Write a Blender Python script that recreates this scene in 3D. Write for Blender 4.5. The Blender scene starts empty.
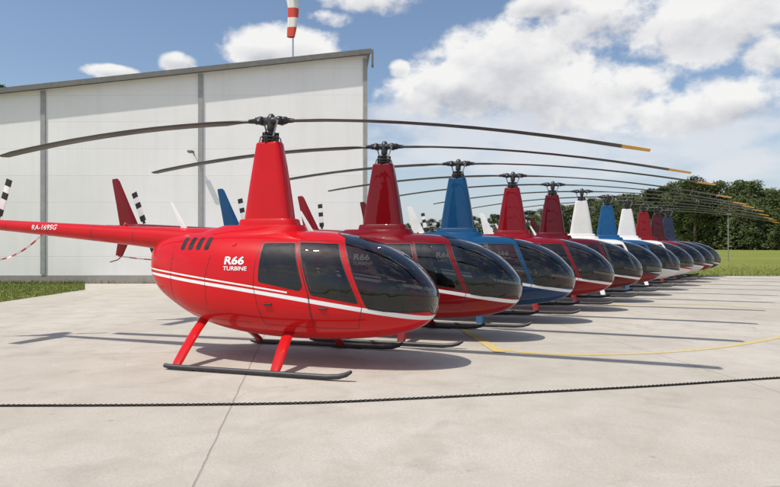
import bpy, math, random, bmesh, bisect
from mathutils import Vector, Matrix
from mathutils.geometry import delaunay_2d_cdt
random.seed(7)
scene = bpy.context.scene
COL = scene.collection
PI = math.pi
# ------------------------------------------------------------------ helpers
def link(o): COL.objects.link(o); return o
def mesh_obj(name, verts, faces, mats, parent=None, smooth=False, midx=None, normals=None):
    me = bpy.data.meshes.new(name)
    me.from_pydata([tuple(v) for v in verts], [], faces)
    for m in mats: me.materials.append(m)
    if midx: me.polygons.foreach_set('material_index', midx)
    if smooth or normals: me.polygons.foreach_set('use_smooth', [True]*len(me.polygons))
    me.update()
    if normals: me.normals_split_custom_set_from_vertices([tuple(n) for n in normals])
    o = bpy.data.objects.new(name, me); link(o)
    if parent: o.parent = parent
    return o
def empty(name, loc=(0,0,0), rotz=0):
    e = bpy.data.objects.new(name, None); e.empty_display_size = .3
    e.location = loc; e.rotation_euler = (0,0,rotz); return link(e)
def loft(secs, caps=True, base=0):
    n = len(secs[0]); V=[]; F=[]
    for s in secs: V += [tuple(p) for p in s]
    for i in range(len(secs)-1):
        for j in range(n):
            k=(j+1)%n
            F.append((base+i*n+j, base+i*n+k, base+(i+1)*n+k, base+(i+1)*n+j))
    if caps:
        F.append(tuple(base+j for j in reversed(range(n))))
        F.append(tuple(base+(len(secs)-1)*n+j for j in range(n)))
    return V,F
class MB:
    def __init__(s): s.V=[]; s.F=[]; s.M=[]
    def add(s, vf, m=0):
        b=len(s.V); s.V+=vf[0]; s.F+=[tuple(b+i for i in f) for f in vf[1]]; s.M+=[m]*len(vf[1])
    def loft(s, secs, m=0, caps=True): s.add(loft(secs,caps), m)
    def box(s, c, d, m=0, bev=0.0):
        x,y,z=c; a,b,h=d[0]/2,d[1]/2,d[2]/2
        if bev<=0:
            s.loft([[(x-a,y-b,z-h),(x+a,y-b,z-h),(x+a,y+b,z-h),(x-a,y+b,z-h)],[(x-a,y-b,z+h),(x+a,y-b,z+h),(x+a,y+b,z+h),(x-a,y+b,z+h)]],m)
        else:
            def ring(zz,i):
                A=a-i;B=b-i;r=bev*.7
                return [(x-A+r,y-B,zz),(x+A-r,y-B,zz),(x+A,y-B+r,zz),(x+A,y+B-r,zz),(x+A-r,y+B,zz),(x-A+r,y+B,zz),(x-A,y+B-r,zz),(x-A,y-B+r,zz)]
            s.loft([ring(z-h,bev),ring(z-h+bev,0),ring(z+h-bev,0),ring(z+h,bev)],m)
    def tube(s, pts, rad, m=0, n=10, caps=True):
        pts=[Vector(p) for p in pts]
        if not isinstance(rad,(list,tuple)): rad=[rad]*len(pts)
        secs=[]
        for i,p in enumerate(pts):
            t=(pts[min(i+1,len(pts)-1)]-pts[max(i-1,0)]).normalized()
            up=Vector((0,0,1)) if abs(t.z)<.9 else Vector((0,1,0))
            a=t.cross(up).normalized(); b=a.cross(t)
            secs.append([p+(a*math.cos(2*PI*k/n)+b*math.sin(2*PI*k/n))*rad[i] for k in range(n)])
        s.loft(secs,m,caps)
    def obj(s,name,mats,parent=None,smooth=False):
        return mesh_obj(name,s.V,s.F,mats,parent,smooth,s.M)
def smooth_angle(o, deg=40):
    me=o.data
    me.polygons.foreach_set('use_smooth',[True]*len(me.polygons))
    try: me.set_sharp_from_angle(angle=math.radians(deg))
    except Exception: pass
def fix_normals(o,merge=False):
    bm=bmesh.new(); bm.from_mesh(o.data)
    if merge: bmesh.ops.remove_doubles(bm,verts=bm.verts,dist=1e-4)
    bmesh.ops.recalc_face_normals(bm,faces=bm.faces); bm.to_mesh(o.data); bm.free()
# ------------------------------------------------------------------ node helper
class NT:
    def __init__(s,nt): s.nt=nt; s.N=nt.nodes; s.L=nt.links
    def new(s,t,**k):
        n=s.N.new(t)
        for a,b in k.items(): setattr(n,a,b)
        return n
    def set(s,sock,v):
        if isinstance(v,bpy.types.NodeSocket): s.L.new(v,sock)
        else: sock.default_value=v
    def m(s,op,a,b=0.0,c=None,clamp=False):
        n=s.new('ShaderNodeMath',operation=op,use_clamp=clamp)
        s.set(n.inputs[0],a); s.set(n.inputs[1],b)
        if c is not None: s.set(n.inputs[2],c)
        return n.outputs[0]
    def mr(s,v,a,b,c=0.0,d=1.0,smooth=False):
        n=s.new('ShaderNodeMapRange'); n.clamp=True
        if smooth: n.interpolation_type='SMOOTHSTEP'
        s.set(n.inputs[0],v)
        for i,x in enumerate((a,b,c,d)): s.set(n.inputs[1+i],x)
        return n.outputs[0]
    def noise(s,vec,scale,detail=4,rough=.5,dist=0):
        n=s.new('ShaderNodeTexNoise'); 
        if vec is not None: s.L.new(vec,n.inputs['Vector'])
        n.inputs['Scale'].default_value=scale; n.inputs['Detail'].default_value=detail
        n.inputs['Roughness'].default_value=rough; n.inputs['Distortion'].default_value=dist
        return n.outputs['Fac']
    def mix(s,f,a,b):
        n=s.new('ShaderNodeMix',data_type='RGBA')
        s.set(n.inputs[0],f)
        for sock,v in ((n.inputs[6],a),(n.inputs[7],b)):
            if isinstance(v,bpy.types.NodeSocket): s.L.new(v,sock)
            else: sock.default_value=(*v[:3],1)
        return n.outputs[2]
def base_mat(name):
    m=bpy.data.materials.new(name); m.use_nodes=True
    t=NT(m.node_tree); bs=t.N.get('Principled BSDF'); return m,t,bs
def simple(name,col,rough=.5,metal=0,coat=0,var=.12,scale=6,bump=0):
    m,t,b=base_mat(name)
    tc=t.new('ShaderNodeTexCoord'); n=t.noise(tc.outputs['Object'],scale,5,.6)
    f=t.mr(n,.3,.7)
    t.L.new(t.mix(f,[c*(1-var) for c in col],[min(1,c*(1+var)) for c in col]),b.inputs['Base Color'])
    t.L.new(t.mr(n,.3,.7,rough*.85,min(1,rough*1.15)),b.inputs['Roughness'])
    b.inputs['Metallic'].default_value=metal; b.inputs['Coat Weight'].default_value=coat
    b.inputs['Coat Roughness'].default_value=.04
    if bump:
        bp=t.new('ShaderNodeBump'); bp.inputs['Strength'].default_value=bump; bp.inputs['Distance'].default_value=.02
        t.L.new(t.noise(tc.outputs['Object'],scale*6,6,.6),bp.inputs['Height']); t.L.new(bp.outputs[0],b.inputs['Normal'])
    return m
WHITE=(.78,.78,.76)
def paint(name,upper,lower,stripe,stripes=True):
    m,t,b=base_mat(name)
    tc=t.new('ShaderNodeTexCoord'); sp=t.new('ShaderNodeSeparateXYZ'); t.L.new(tc.outputs['Object'],sp.inputs[0])
    x,z=sp.outputs[0],sp.outputs[2]
    n=t.noise(tc.outputs['Object'],2.5,6,.65)
    up=t.mix(t.mr(n,.35,.7),upper,[c*.88 for c in upper])
    if stripes:
        zz=t.m('ADD',z,t.m('MULTIPLY',x,.125)); zz=t.m('ADD',zz,t.m('MULTIPLY',t.m('MULTIPLY',x,x),.010)); zz=t.m('SUBTRACT',zz,1.015)
        low=t.m('LESS_THAN',zz,0.0)
        taper=t.mr(x,-2.0,2.2,.035,.062)
        main=t.m('MULTIPLY',t.m('GREATER_THAN',zz,0.0),t.m('LESS_THAN',zz,taper))
        o=t.mr(x,-2.0,1.3,.075,.078)
        thin=t.m('MULTIPLY',t.m('GREATER_THAN',zz,o),t.m('LESS_THAN',zz,t.m('ADD',o,.022)))
        thin=t.m('MULTIPLY',thin,t.m('LESS_THAN',x,.62))
        inb=t.m('GREATER_THAN',x,-2.3)
        col=t.mix(t.m('MULTIPLY',low,inb),up,lower)
        col=t.mix(t.m('MULTIPLY',t.m('MAXIMUM',main,thin),inb),col,stripe)
    else: col=up
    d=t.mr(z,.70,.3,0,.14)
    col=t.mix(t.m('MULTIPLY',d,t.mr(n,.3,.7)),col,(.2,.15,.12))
    t.L.new(col,b.inputs['Base Color'])
    t.L.new(t.mr(n,.3,.75,.30,.42),b.inputs['Roughness']); b.inputs['Specular IOR Level'].default_value=.06
    b.inputs['Coat Weight'].default_value=.58; b.inputs['Coat Roughness'].default_value=.015
    bp=t.new('ShaderNodeBump'); bp.inputs['Strength'].default_value=.12; bp.inputs['Distance'].default_value=.02
    t.L.new(t.noise(tc.outputs['Object'],3.5,2,.5),bp.inputs['Height']); t.L.new(bp.outputs[0],b.inputs['Coat Normal'])
    return m
# ------------------------------------------------------------------ materials
m_black=simple('black_rubber',(.018,.018,.018),.6)
m_vent=simple('vent_black',(.006,.006,.006),.8)
m_metal=simple('dark_metal',(.035,.035,.037),.4,.6,scale=20,var=.4)
m_steel=simple('steel',(.45,.45,.46),.35,.9)
m_skid=simple('skid_paint',(.03,.03,.032),.45,scale=15,var=.3)
m_blade=simple('blade_paint',(.050,.045,.036),.45,scale=3,var=.25)
m_yellow=simple('tip_yellow',(.72,.36,.02),.4)
m_white=simple('white_paint',WHITE,.35,coat=.5,var=.05)
m_liner=simple('cabin_liner',(.03,.028,.027),.8)
m_seat=simple('seat_leather',(.38,.28,.20),.55,scale=15)
m_seal=simple('window_seal',(.012,.012,.012),.5)
m_grip=simple('grip_metal',(.055,.055,.055),.4,.5,scale=18,var=.5)
m_alu=simple('aluminium_parts',(.30,.30,.30),.35,.8,scale=18,var=.4)
def glass_mat():
    m=bpy.data.materials.new('tinted_glass'); m.use_nodes=True; t=NT(m.node_tree); t.N.clear()
    out=t.new('ShaderNodeOutputMaterial'); mx=t.new('ShaderNodeMixShader')
    tr=t.new('ShaderNodeBsdfTransparent'); tr.inputs[0].default_value=(.30,.305,.295,1)
    gl=t.new('ShaderNodeBsdfGlossy'); gl.inputs['Roughness'].default_value=.008
    gl.inputs['Color'].default_value=(.95,.95,.95,1)
    tc=t.new('ShaderNodeTexCoord'); bp=t.new('ShaderNodeBump'); bp.inputs['Strength'].default_value=.35; bp.inputs['Distance'].default_value=.03
    t.L.new(t.noise(tc.outputs['Object'],3,2),bp.inputs['Height']); t.L.new(bp.outputs[0],gl.inputs['Normal'])
    lw=t.new('ShaderNodeLayerWeight'); lw.inputs[0].default_value=.5
    f=t.m('POWER',lw.outputs['Facing'],2.6); f=t.m('MULTIPLY_ADD',f,.88,.055)
    t.L.new(f,mx.inputs[0]); t.L.new(tr.outputs[0],mx.inputs[1]); t.L.new(gl.outputs[0],mx.inputs[2])
    t.L.new(mx.outputs[0],out.inputs[0]); return m
m_glass=glass_mat()
# ------------------------------------------------------------------ fuselage surface
ST=[ # x, ztop, zbot, w, zc   (tail -> nose)
(-1.95,1.38,1.38,0,1.38),(-1.93,1.58,1.18,.16,1.38),(-1.85,1.69,1.03,.27,1.34),(-1.67,1.77,.88,.385,1.28),
(-1.38,1.82,.715,.50,1.20),(-1.02,1.85,.555,.615,1.11),(-.55,1.87,.43,.70,1.03),(0,1.87,.36,.735,1.0),
(.55,1.85,.335,.74,.98),(1.05,1.82,.345,.725,.97),(1.46,1.74,.37,.685,.96),(1.84,1.61,.42,.61,.95),
(2.13,1.44,.49,.50,.94),(2.33,1.25,.59,.36,.935),(2.45,1.08,.73,.20,.93),(2.49,.92,.92,0,.92)]
NS=len(ST); EXP=.81
SP=[(s[0],s[1]-s[4],s[4]-s[2],s[3],s[4]) for s in ST]
def ghost(i):
    if i<0: a=SP[-i]; return (a[0],-a[1],-a[2],-a[3],a[4])
    if i>=NS: a=SP[2*(NS-1)-i]; return (a[0],-a[1],-a[2],-a[3],a[4])
    return SP[i]
def prof(s):
    s=max(0,min(NS-1,s)); i=min(int(s),NS-2); f=s-i
    p=[ghost(i-1),ghost(i),ghost(i+1),ghost(i+2)]
    return [0.5*((2*b)+(-a+c)*f+(2*a-5*b+4*c-d)*f*f+(-a+3*b-3*c+d)*f**3) for a,b,c,d in zip(*p)]
def surf(s,v):
    x,ht,hb,w,zc=prof(s); c=max(0,math.cos(v)); q=math.sin(v)
    h=ht if q>=0 else -hb
    return Vector((x,-abs(w)*c**EXP,zc+h*abs(q)**EXP))
def nrm(s,v):
    ds=.02; dv=.02
    s0=max(.03,min(NS-1.03,s)); v0=max(-PI/2+.03,min(PI/2-.03,v))
    a=surf(s0+ds,v0)-surf(s0-ds,v0); b=surf(s0,v0+dv)-surf(s0,v0-dv)
    n=b.cross(a)
    if n.length<1e-9: return Vector((1,0,0))
    n.normalize()
    if abs(v)>PI/2-.001: n.y=0; n.normalize()
    if n.y>0.02: n=-n
    c=surf(s0,v0)-Vector((surf(s0,v0).x,0,prof(s0)[4]))
    if n.dot(c)<0: n=-n
    if s<.001: n=Vector((-1,0,0))
    if s>NS-1.001: n=Vector((1,0,0))
    return n
def s_of_x(x):
    a,b=0,NS-1
    for _ in range(40):
        m=(a+b)/2
        if prof(m)[0]<x: a=m
        else: b=m
    return (a+b)/2
def sv(x,z):
    s=s_of_x(x); _,ht,hb,w,zc=prof(s)
    if z>=zc: v=math.asin(min(1,((z-zc)/max(ht,1e-6)))**(1/EXP))
    else: v=-math.asin(min(1,((zc-z)/max(hb,1e-6)))**(1/EXP))
    return (s,v)
def vcenter(s,y=.018):
    w=abs(prof(s)[3])
    if w<=y*1.05: return math.radians(75)
    return max(math.radians(75),math.acos((y/w)**(1/EXP)))
def round_poly(P,r,seg=5):
    out=[]; n=len(P)
    for i in range(n):
        p=Vector(P[i]); a=Vector(P[i-1]); b=Vector(P[(i+1)%n])
        da=(a-p); db=(b-p); rr=min(r,da.length*.45,db.length*.45)
        A=p+da.normalized()*rr; B=p+db.normalized()*rr
        for k in range(seg+1):
            t=k/seg; out.append((A*(1-t)**2+p*2*t*(1-t)+B*t*t))
    res=[]
    for i in range(len(out)):
        a=out[i]; b=out[(i+1)%len(out)]; k=max(1,int((b-a).length/.05))
        for j in range(k): res.append(a.lerp(b,j/k))
    return res
fwin=[sv(*p) for p in round_poly([(.708,1.68),(1.245,1.66),(1.585,.895),(.955,1.00)],.035)]
rwin=[sv(*p) for p in round_poly([(.18,1.67),(.652,1.67),(.835,1.10),(.79,1.05),(.20,1.16)],.035)]
fdoor=[sv(*p) for p in round_poly([(.682,1.715),(1.268,1.70),(1.632,.85),(1.56,.56),(.98,.56),(.925,.99)],.03)]
rdoor=[sv(*p) for p in round_poly([(.13,1.715),(.670,1.715),(.915,1.0),(.958,.56),(.25,.58),(.12,1.1)],.03)]
side=[(1.282,1.74),(1.36,1.59),(1.52,1.235),(1.665,.90),(1.71,.835),(1.9,.80),(2.1,.785),(2.3,.78),(2.42,.785)]
sd=[]
for a,b in zip(side[:-1],side[1:]):
    for k in range(4): sd.append((a[0]+(b[0]-a[0])*k/4,a[1]+(b[1]-a[1])*k/4))
sd.append(side[-1])
sd=[sv(*p) for p in sd]
s0=s_of_x(1.08); s1=sd[0][0]
ws=[]
for k in range(10):
    f=k/10; ws.append((s0+(s1-s0)*f**1.6, vcenter(s0)+(sd[0][1]-vcenter(s0))*f))
ws+=sd
sE=s_of_x(2.455)
for k in range(1,7):
    f=k/6; ws.append((sd[-1][0]+(sE-sd[-1][0])*f, sd[-1][1]+(-math.radians(80)-sd[-1][1])*f))
ws.append((NS-1,-math.radians(80))); 
for k in range(0,9): ws.append((NS-1,math.radians(-75+150*k/8)))
k=NS-1-.25
while k>s0+.1: ws.append((k,vcenter(k))); k-=.25
VS=3.0
def inpoly(p,poly):
    x,y=p; c=False; n=len(poly)
    for i in range(n):
        x1,y1=poly[i]; x2,y2=poly[i-1]
        if (y1>y)!=(y2>y) and x<(x2-x1)*(y-y1)/(y2-y1)+x1: c=not c
    return c
pts=[];edges=[]
NU=110; NV=40
for i in range(NU+1):
    for j in range(NV+1):
        pts.append(Vector(((NS-1)*i/NU,(-PI/2+PI*j/NV)*VS)))
polys={'ws':ws,'fw':fwin,'rw':rwin,'fd':fdoor,'rd':rdoor}
for P_ in polys.values():
    b=len(pts)
    for p in P_: pts.append(Vector((p[0],p[1]*VS)))
    for i in range(len(P_)): edges.append((b+i,b+(i+1)%len(P_)))
res=delaunay_2d_cdt(pts,edges,[],0,1e-5)
cv,cf=res[0],res[2]
P3=[surf(p[0],p[1]/VS) for p in cv]; N3=[nrm(p[0],p[1]/VS) for p in cv]
groups={k:[] for k in ('body','ws','fw','rw','fd','rd')}
for f in cf:
    c=(sum(cv[i][0] for i in f)/len(f),sum(cv[i][1] for i in f)/len(f)/VS)
    if inpoly(c,ws): k='ws'
    elif inpoly(c,fwin): k='fw'
    elif inpoly(c,rwin): k='rw'
    elif inpoly(c,fdoor): k='fd'
    elif inpoly(c,rdoor): k='rd'
    else: k='body'
    a,b2,c2=(P3[i] for i in f[:3]); nn=(b2-a).cross(c2-a)
    ar=nn.length
    if ar<1e-10: continue
    if nn.dot(N3[f[0]]+N3[f[1]]+N3[f[2]])<0: f=tuple(reversed(f))
    groups[k].append(tuple(f))
def patch(name,keys,mats,parent,left=False,both=False,off=0):
    V=[];F=[];Nn=[]
    for sgn in ([1,-1] if both else [-1 if left else 1]):
        mp={}
        for k in keys:
            for f in groups[k]:
                g=[]
                for i in f:
                    if i not in mp:
                        mp[i]=len(V); p=P3[i]+N3[i]*off; n=N3[i]
                        V.append((p.x,p.y*sgn,p.z)); Nn.append((n.x,n.y*sgn,n.z))
                    g.append(mp[i])
                F.append(tuple(g) if sgn>0 else tuple(reversed(g)))
    return mesh_obj(name,V,F,mats,parent,True,None,Nn)
def strip(mb,poly,width,off,sgn=1,closed=True,m=0):
    n=len(poly); P=[surf(*p) for p in poly]; Q=[nrm(*p) for p in poly]
    vs=[]
    for i in range(n):
        t=(P[(i+1)%n if closed else min(i+1,n-1)]-P[i-1 if closed or i>0 else 0])
        if t.length<1e-9: t=Vector((1,0,0))
        sd_=Q[i].cross(t).normalized()*width/2
        for k in (-1,1):
            p=P[i]+Q[i]*off+sd_*k; vs.append((p.x,p.y*sgn,p.z))
    F=[]
    for i in range(n if closed else n-1):
        j=(i+1)%n; f=(2*i,2*j,2*j+1,2*i+1); F.append(f if sgn>0 else tuple(reversed(f)))
    mb.add((vs,F),m)
# ------------------------------------------------------------------ helicopter template
HX,HY=-1.73,8.95; DX,DY=1.647,2.355; YAW=math.radians(-17)
paints={}
def P(key,u,l,s,stripes=True):
    if key not in paints: paints[key]=paint('paint_'+key,u,l,s,stripes)
    return paints[key]
heli=empty('helicopter',(HX,HY,.004),YAW)
RED=(.56,.004,.007)
body_paint=P('bright_red',RED,RED,WHITE)
parts=[]
def reg(o,kind=None): parts.append((o,kind)); return o
fus=patch('fuselage',['body'],[body_paint],heli,both=True); reg(fus,'body')
liner=patch('cabin_lining',['body','fd','rd'],[m_liner],heli,both=True,off=-.025); reg(liner)
for left in (False,True):
    sg=-1 if left else 1
    reg(patch('windshield',['ws'],[m_glass],heli,left=left))
    for dk,wk,dp,wp,hx,hz in (('fd','fw',fdoor,fwin,1.12,.82),('rd','rw',rdoor,rwin,.34,.86)):
        d=patch('door',[dk],[body_paint],heli,left=left); reg(d,'body')
        w=patch('door_window',[wk],[m_glass],d,left=left); reg(w)
        mb=MB(); strip(mb,wp,.014,.003,sg); strip(mb,dp,.007,.0018,sg)
        reg(mb.obj('door_seal',[m_seal],d))
        s_,v_=sv(hx,hz); p=surf(s_,v_); mb=MB()
        mb.box((p.x,(p.y-.012)*sg,p.z),(.11,.02,.022),0,.004); reg(mb.obj('door_handle',[m_black],d))
mb=MB(); strip(mb,ws,.016,.003,1); strip(mb,ws,.016,.003,-1)
reg(mb.obj('windshield_frame',[m_seal],heli))
for sg in (1,-1):
    for i in range(4):
        mb=MB()
        xx=-1.19+.145*i
        pl=[sv(*p) for p in round_poly([(xx,1.575),(xx+.082,1.575),(xx+.080,1.755),(xx-.002,1.755)],.038)]
        n=len(pl); vs=[]; R_=5
        cs=sum(p[0] for p in pl)/n; cvv=sum(p[1] for p in pl)/n
        for q_ in range(R_):
            f=1-q_/R_
            for p in pl:
                S_=cs+(p[0]-cs)*f; V_=cvv+(p[1]-cvv)*f
                q=surf(S_,V_)+nrm(S_,V_)*.003; vs.append((q.x,q.y*sg,q.z))
        q=surf(cs,cvv)+nrm(cs,cvv)*.003; vs.append((q.x,q.y*sg,q.z))
        fs=[]
        for q_ in range(R_-1):
            for j in range(n): fs.append((q_*n+j,q_*n+(j+1)%n,(q_+1)*n+(j+1)%n,(q_+1)*n+j))
        for j in range(n): fs.append(((R_-1)*n+j,(R_-1)*n+(j+1)%n,R_*n))
        mb.add((vs,fs)); reg(mb.obj('air_vent',[m_vent],heli))
mb=MB()
for sg in (1,-1):
    for pl in ([(-1.40,.82),(-.6,.62),(.05,.60)],[(-.62,.62),(-.66,1.2),(-.60,1.50)],[(-1.30,.84),(-1.34,1.2),(-1.32,1.70)]):
        q=[]
        for a,b in zip(pl[:-1],pl[1:]):
            for k in range(6): q.append(sv(a[0]+(b[0]-a[0])*k/6,a[1]+(b[1]-a[1])*k/6))
        q.append(sv(*pl[-1])); strip(mb,q,.005,.0015,sg,False)
    for k in range(9):
        for (a0,z0,a1,z1) in ((-.60,.66,-.60,1.46),(-1.28,.88,-1.28,1.45)):
            f=k/8; s_,v_=sv(a0+(a1-a0)*f-.03,z0+(z1-z0)*f); c=surf(s_,v_)+nrm(s_,v_)*.0025; nn=nrm(s_,v_); u=nn.orthogonal().normalized(); w=nn.cross(u)
            vs=[(lambda q:(q.x,q.y*sg,q.z))(c+(u*math.cos(a)+w*math.sin(a))*.007) for a in [PI/3*j for j in range(6)]]
            mb.add((vs,[tuple(range(6))]))
reg(mb.obj('panel_seam',[m_seal],heli))
s_,v_=sv(-.28,1.66); c=surf(s_,v_); nn=nrm(s_,v_); mb=MB(); mb.tube([c-nn*.01,c+nn*.008],.040,0,16); o=mb.obj('fuel_cap',[body_paint],heli); smooth_angle(o); reg(o,'plain')
# interior
for sy in (-.32,.32):
    for sx in (.98,.18):
        mb=MB(); mb.box((sx+.08,sy,.66),(.46,.44,.26),0,.04)
        secs=[]
        for z,xo,th,w in ((.74,-.14,.13,.21),(1.0,-.18,.13,.22),(1.25,-.22,.11,.20),(1.36,-.24,.09,.13),(1.47,-.255,.08,.11),(1.50,-.26,.04,.08)):
            x=sx+xo; secs.append([(x-th/2,sy-w,z),(x+th/2,sy-w*.85,z),(x+th/2,sy+w*.85,z),(x-th/2,sy+w,z)])
        mb.loft(secs); o=mb.obj('seat',[m_seat],heli); smooth_angle(o,50); reg(o)
mb=MB(); mb.box((.75,0,.52),(2.1,.84,.05),0)
o=mb.obj('cabin_floor',[m_liner],heli); reg(o)
mb=MB()
mb.loft([[(1.62,-.16,.5),(2.02,-.16,.6),(2.02,.16,.6),(1.62,.16,.5)],[(1.66,-.17,.95),(2.0,-.15,.95),(2.0,.15,.95),(1.66,.17,.95)],[(1.70,-.27,1.0),(1.98,-.2,1.0),(1.98,.2,1.0),(1.70,.27,1.0)],[(1.74,-.25,1.15),(1.92,-.18,1.14),(1.92,.18,1.14),(1.74,.25,1.15)]])
mb.tube([(1.3,0,.5),(1.33,0,.95),(1.28,0,1.0)],.015,0,8); mb.tube([(1.28,-.3,1.0),(1.28,.3,1.0)],.014,0,8)
reg(mb.obj('instrument_panel',[m_black],heli))
# mast fairing
def ringz(z,xr,xf,w,ex,n=36):
    ring=[]
    for k in range(n):
        a=2*PI*k/n; cx=(xr+xf)/2; A=(xf-xr)/2
        c,s_=math.cos(a),math.sin(a)
        ring.append((cx+A*math.copysign(abs(c)**ex,c),w*(1.0+.10*c)*math.copysign(abs(s_)**ex,s_),z))
    return ring
secs=[ringz(*q) for q in [(1.80,-.415,.365,.152,.45),(1.97,-.405,.355,.150,.45),(2.2,-.37,.325,.142,.45),(2.5,-.322,.28,.131,.45),(2.8,-.27,.23,.119,.45),(3.11,-.215,.17,.107,.45),(3.135,-.20,.155,.09,.45)]]
mb=MB(); mb.loft(secs); o=mb.obj('mast_fairing',[body_paint],heli); smooth_angle(o,30); reg(o,'plain')
secs=[ringz(*q) for q in [(1.70,-1.42,.62,.46,.85),(1.80,-1.24,.58,.39,.85),(1.86,-1.04,.55,.32,.8),(1.915,-.80,.52,.245,.7),(1.93,-.75,.51,.225,.65)]]
mb=MB(); mb.loft(secs); o=mb.obj('engine_cowling',[body_paint],heli); smooth_angle(o,40); reg(o,'plain')
secs=[ringz(*q) for q in [(1.90,-.50,.44,.195,.5),(2.005,-.475,.415,.18,.5),(2.02,-.455,.40,.168,.5)]]
mb=MB(); mb.loft(secs); o=mb.obj('fairing_collar',[body_paint],heli); smooth_angle(o,35); reg(o,'plain')
# tail boom
def boomc(x):
    f=(x+1.2)/(-5.75+1.2); r=.185-(.185-.08)*max(0,min(1,f*1.05))**.85
    if x>-2.5: r+=.075*((x+2.5)/1.5)**2
    return 1.70+.33*f, r
mb=MB(); bx=[-.9-.15*i for i in range(11)]+[-2.5-.25*i for i in range(14)]
mb.tube([(x,0,boomc(x)[0]-(.05*max(0,x+1.9))) for x in bx],[boomc(x)[1] for x in bx],0,28)
o=mb.obj('tail_boom',[body_paint],heli); smooth_angle(o,60); reg(o,'plain')
for x in (-2.3,-3.1,-4.0,-4.9): 
    mb=MB(); z,r_=boomc(x); mb.tube([(x-.004,0,z),(x+.004,0,z)],r_+.0012,0,28,False)
    reg(mb.obj('boom_seam',[m_seal],heli))
def wing(secs3):
    out=[]
    for L,T,th,nv in secs3:
        L=Vector(L);T=Vector(T);nv=Vector(nv)
        r=[]
        for f,h in ((0,0),(.08,.7),(.3,1),(.65,.65),(1,.08),(1,-.08),(.65,-.65),(.3,-1),(.08,-.7)):
            r.append(L.lerp(T,f)+nv*h*th/2)
        out.append(r)
    return out
Y=(0,1,0)
mb=MB(); mb.loft(wing([((-5.40,0,1.98),(-5.90,0,1.96),.06,Y),((-5.67,0,2.5),(-6.01,0,2.5),.045,Y),((-5.92,0,3.0),(-6.12,0,3.0),.03,Y),((-5.98,0,3.06),(-6.12,0,3.05),.012,Y)]))
mb.loft(wing([((-5.48,0,2.0),(-5.90,0,2.0),.055,Y),((-5.70,0,1.68),(-5.98,0,1.68),.04,Y),((-5.84,0,1.42),(-6.03,0,1.42),.02,Y)]))
mb.tube([(-5.84,0,1.44),(-5.97,0,1.33),(-6.17,0,1.28)],.012,0,6)
o=mb.obj('tail_fin',[body_paint],heli); smooth_angle(o,40); reg(o,'plain')
Zv=(0,0,1)
mb=MB(); mb.loft(wing([((-5.22,-.04,2.02),(-5.58,-.04,2.02),.05,Zv),((-5.30,-.95,2.02),(-5.58,-.95,2.02),.035,Zv)]))
o=mb.obj('tailplane',[body_paint],heli); smooth_angle(o,40); reg(o,'plain')
mb=MB(); mb.tube([(0,-.2,0),(0,.04,0)],.035,0,10); mb.box((0,.02,0),(.09,.05,.09),0,.01)
tr=mb.obj('tail_rotor',[m_metal],heli); tr.location=(-5.46,.24,2.03); smooth_angle(tr); reg(tr)
for sgn in (1,-1):
    mb=MB(); N_=12
    for i in range(N_):
        a=.08+(.80-.08)*i/N_; b=.08+(.80-.08)*(i+1)/N_
        w=.035 if i<1 else .07
        mat=1 if i in (3,4,5,8,9) else 0
        mb.loft(wing([((w,0,sgn*a),(-w,0,sgn*a),.016,Y),((w,0,sgn*b),(-w,0,sgn*b),.016,Y)]),mat,caps=(i==N_-1 or i==0))
    o=mb.obj('tail_rotor_blade',[m_black,m_white],tr); smooth_angle(o); reg(o)
tr.rotation_euler=(0,math.radians(-24),0)
mb=MB(); mb.loft(wing([((-1.38,0,1.85),(-1.50,0,1.85),.03,Y),((-1.68,0,2.30),(-1.73,0,2.30),.01,Y)]))
reg(mb.obj('antenna',[m_white],heli))
mb=MB(); mb.tube([(-2.55,0,1.92),(-2.55,0,1.975),(-2.55,0,2.0)],[.03,.03,.012],0,12)
m_bcn=simple('beacon_red',(.4,.02,.01),.2); o=mb.obj('beacon_light',[m_bcn],heli); smooth_angle(o,60); reg(o)
# main rotor
hubz=3.46
mb=MB()
mb.tube([(0,0,-.42),(0,0,.05)],.040,0,14)
for z,r_,h in ((-.31,.115,.03),(-.26,.13,.022),(-.215,.10,.03),(-.15,.06,.03)): mb.tube([(0,0,z),(0,0,z+h)],r_,0 if h>.025 else 1,20)
mb.tube([(0,0,-.12),(0,0,.02),(0,0,.06),(0,0,.09)],[.055,.075,.05,.028],1,14)
mb.box((0,0,-.01),(.28,.13,.09),1,.02)
for sgn in (1,-1):
    mb.box((sgn*.15,0,-.01),(.09,.17,.115),0,.02)
    mb.tube([(sgn*.18,0,-.005),(sgn*.245,0,-.008),(sgn*.26,0,-.009),(sgn*.36,0,-.012)],[.054,.054,.040,.030],0,12)
    mb.box((sgn*.20,-sgn*.12,-.015),(.05,.14,.03),1,.006)
    mb.tube([(sgn*.20,-sgn*.17,-.02),(sgn*.11,-sgn*.13,-.25)],.012,2,8)
    mb.tube([(sgn*.15,sgn*.07,-.38),(sgn*.11,sgn*.09,-.25)],.012,2,8)
    mb.tube([(sgn*.08,-.10,-.30),(sgn*.09,-.04,-.42)],.012,0,8)
    mb.tube([(sgn*.15,-.11,-.01),(sgn*.15,.11,-.01)],.022,2,8)
for a in range(6):
    ang=a*PI/3+.3; mb.tube([(.11*math.cos(ang),.11*math.sin(ang),-.34),(.11*math.cos(ang),.11*math.sin(ang),-.18)],.013,0,6)
rot=mb.obj('main_rotor',[m_metal,m_grip,m_alu],heli); smooth_angle(rot,45); rot.location=(0,0,hubz); rot.rotation_euler=(0,math.radians(2.1),0); reg(rot)
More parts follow.
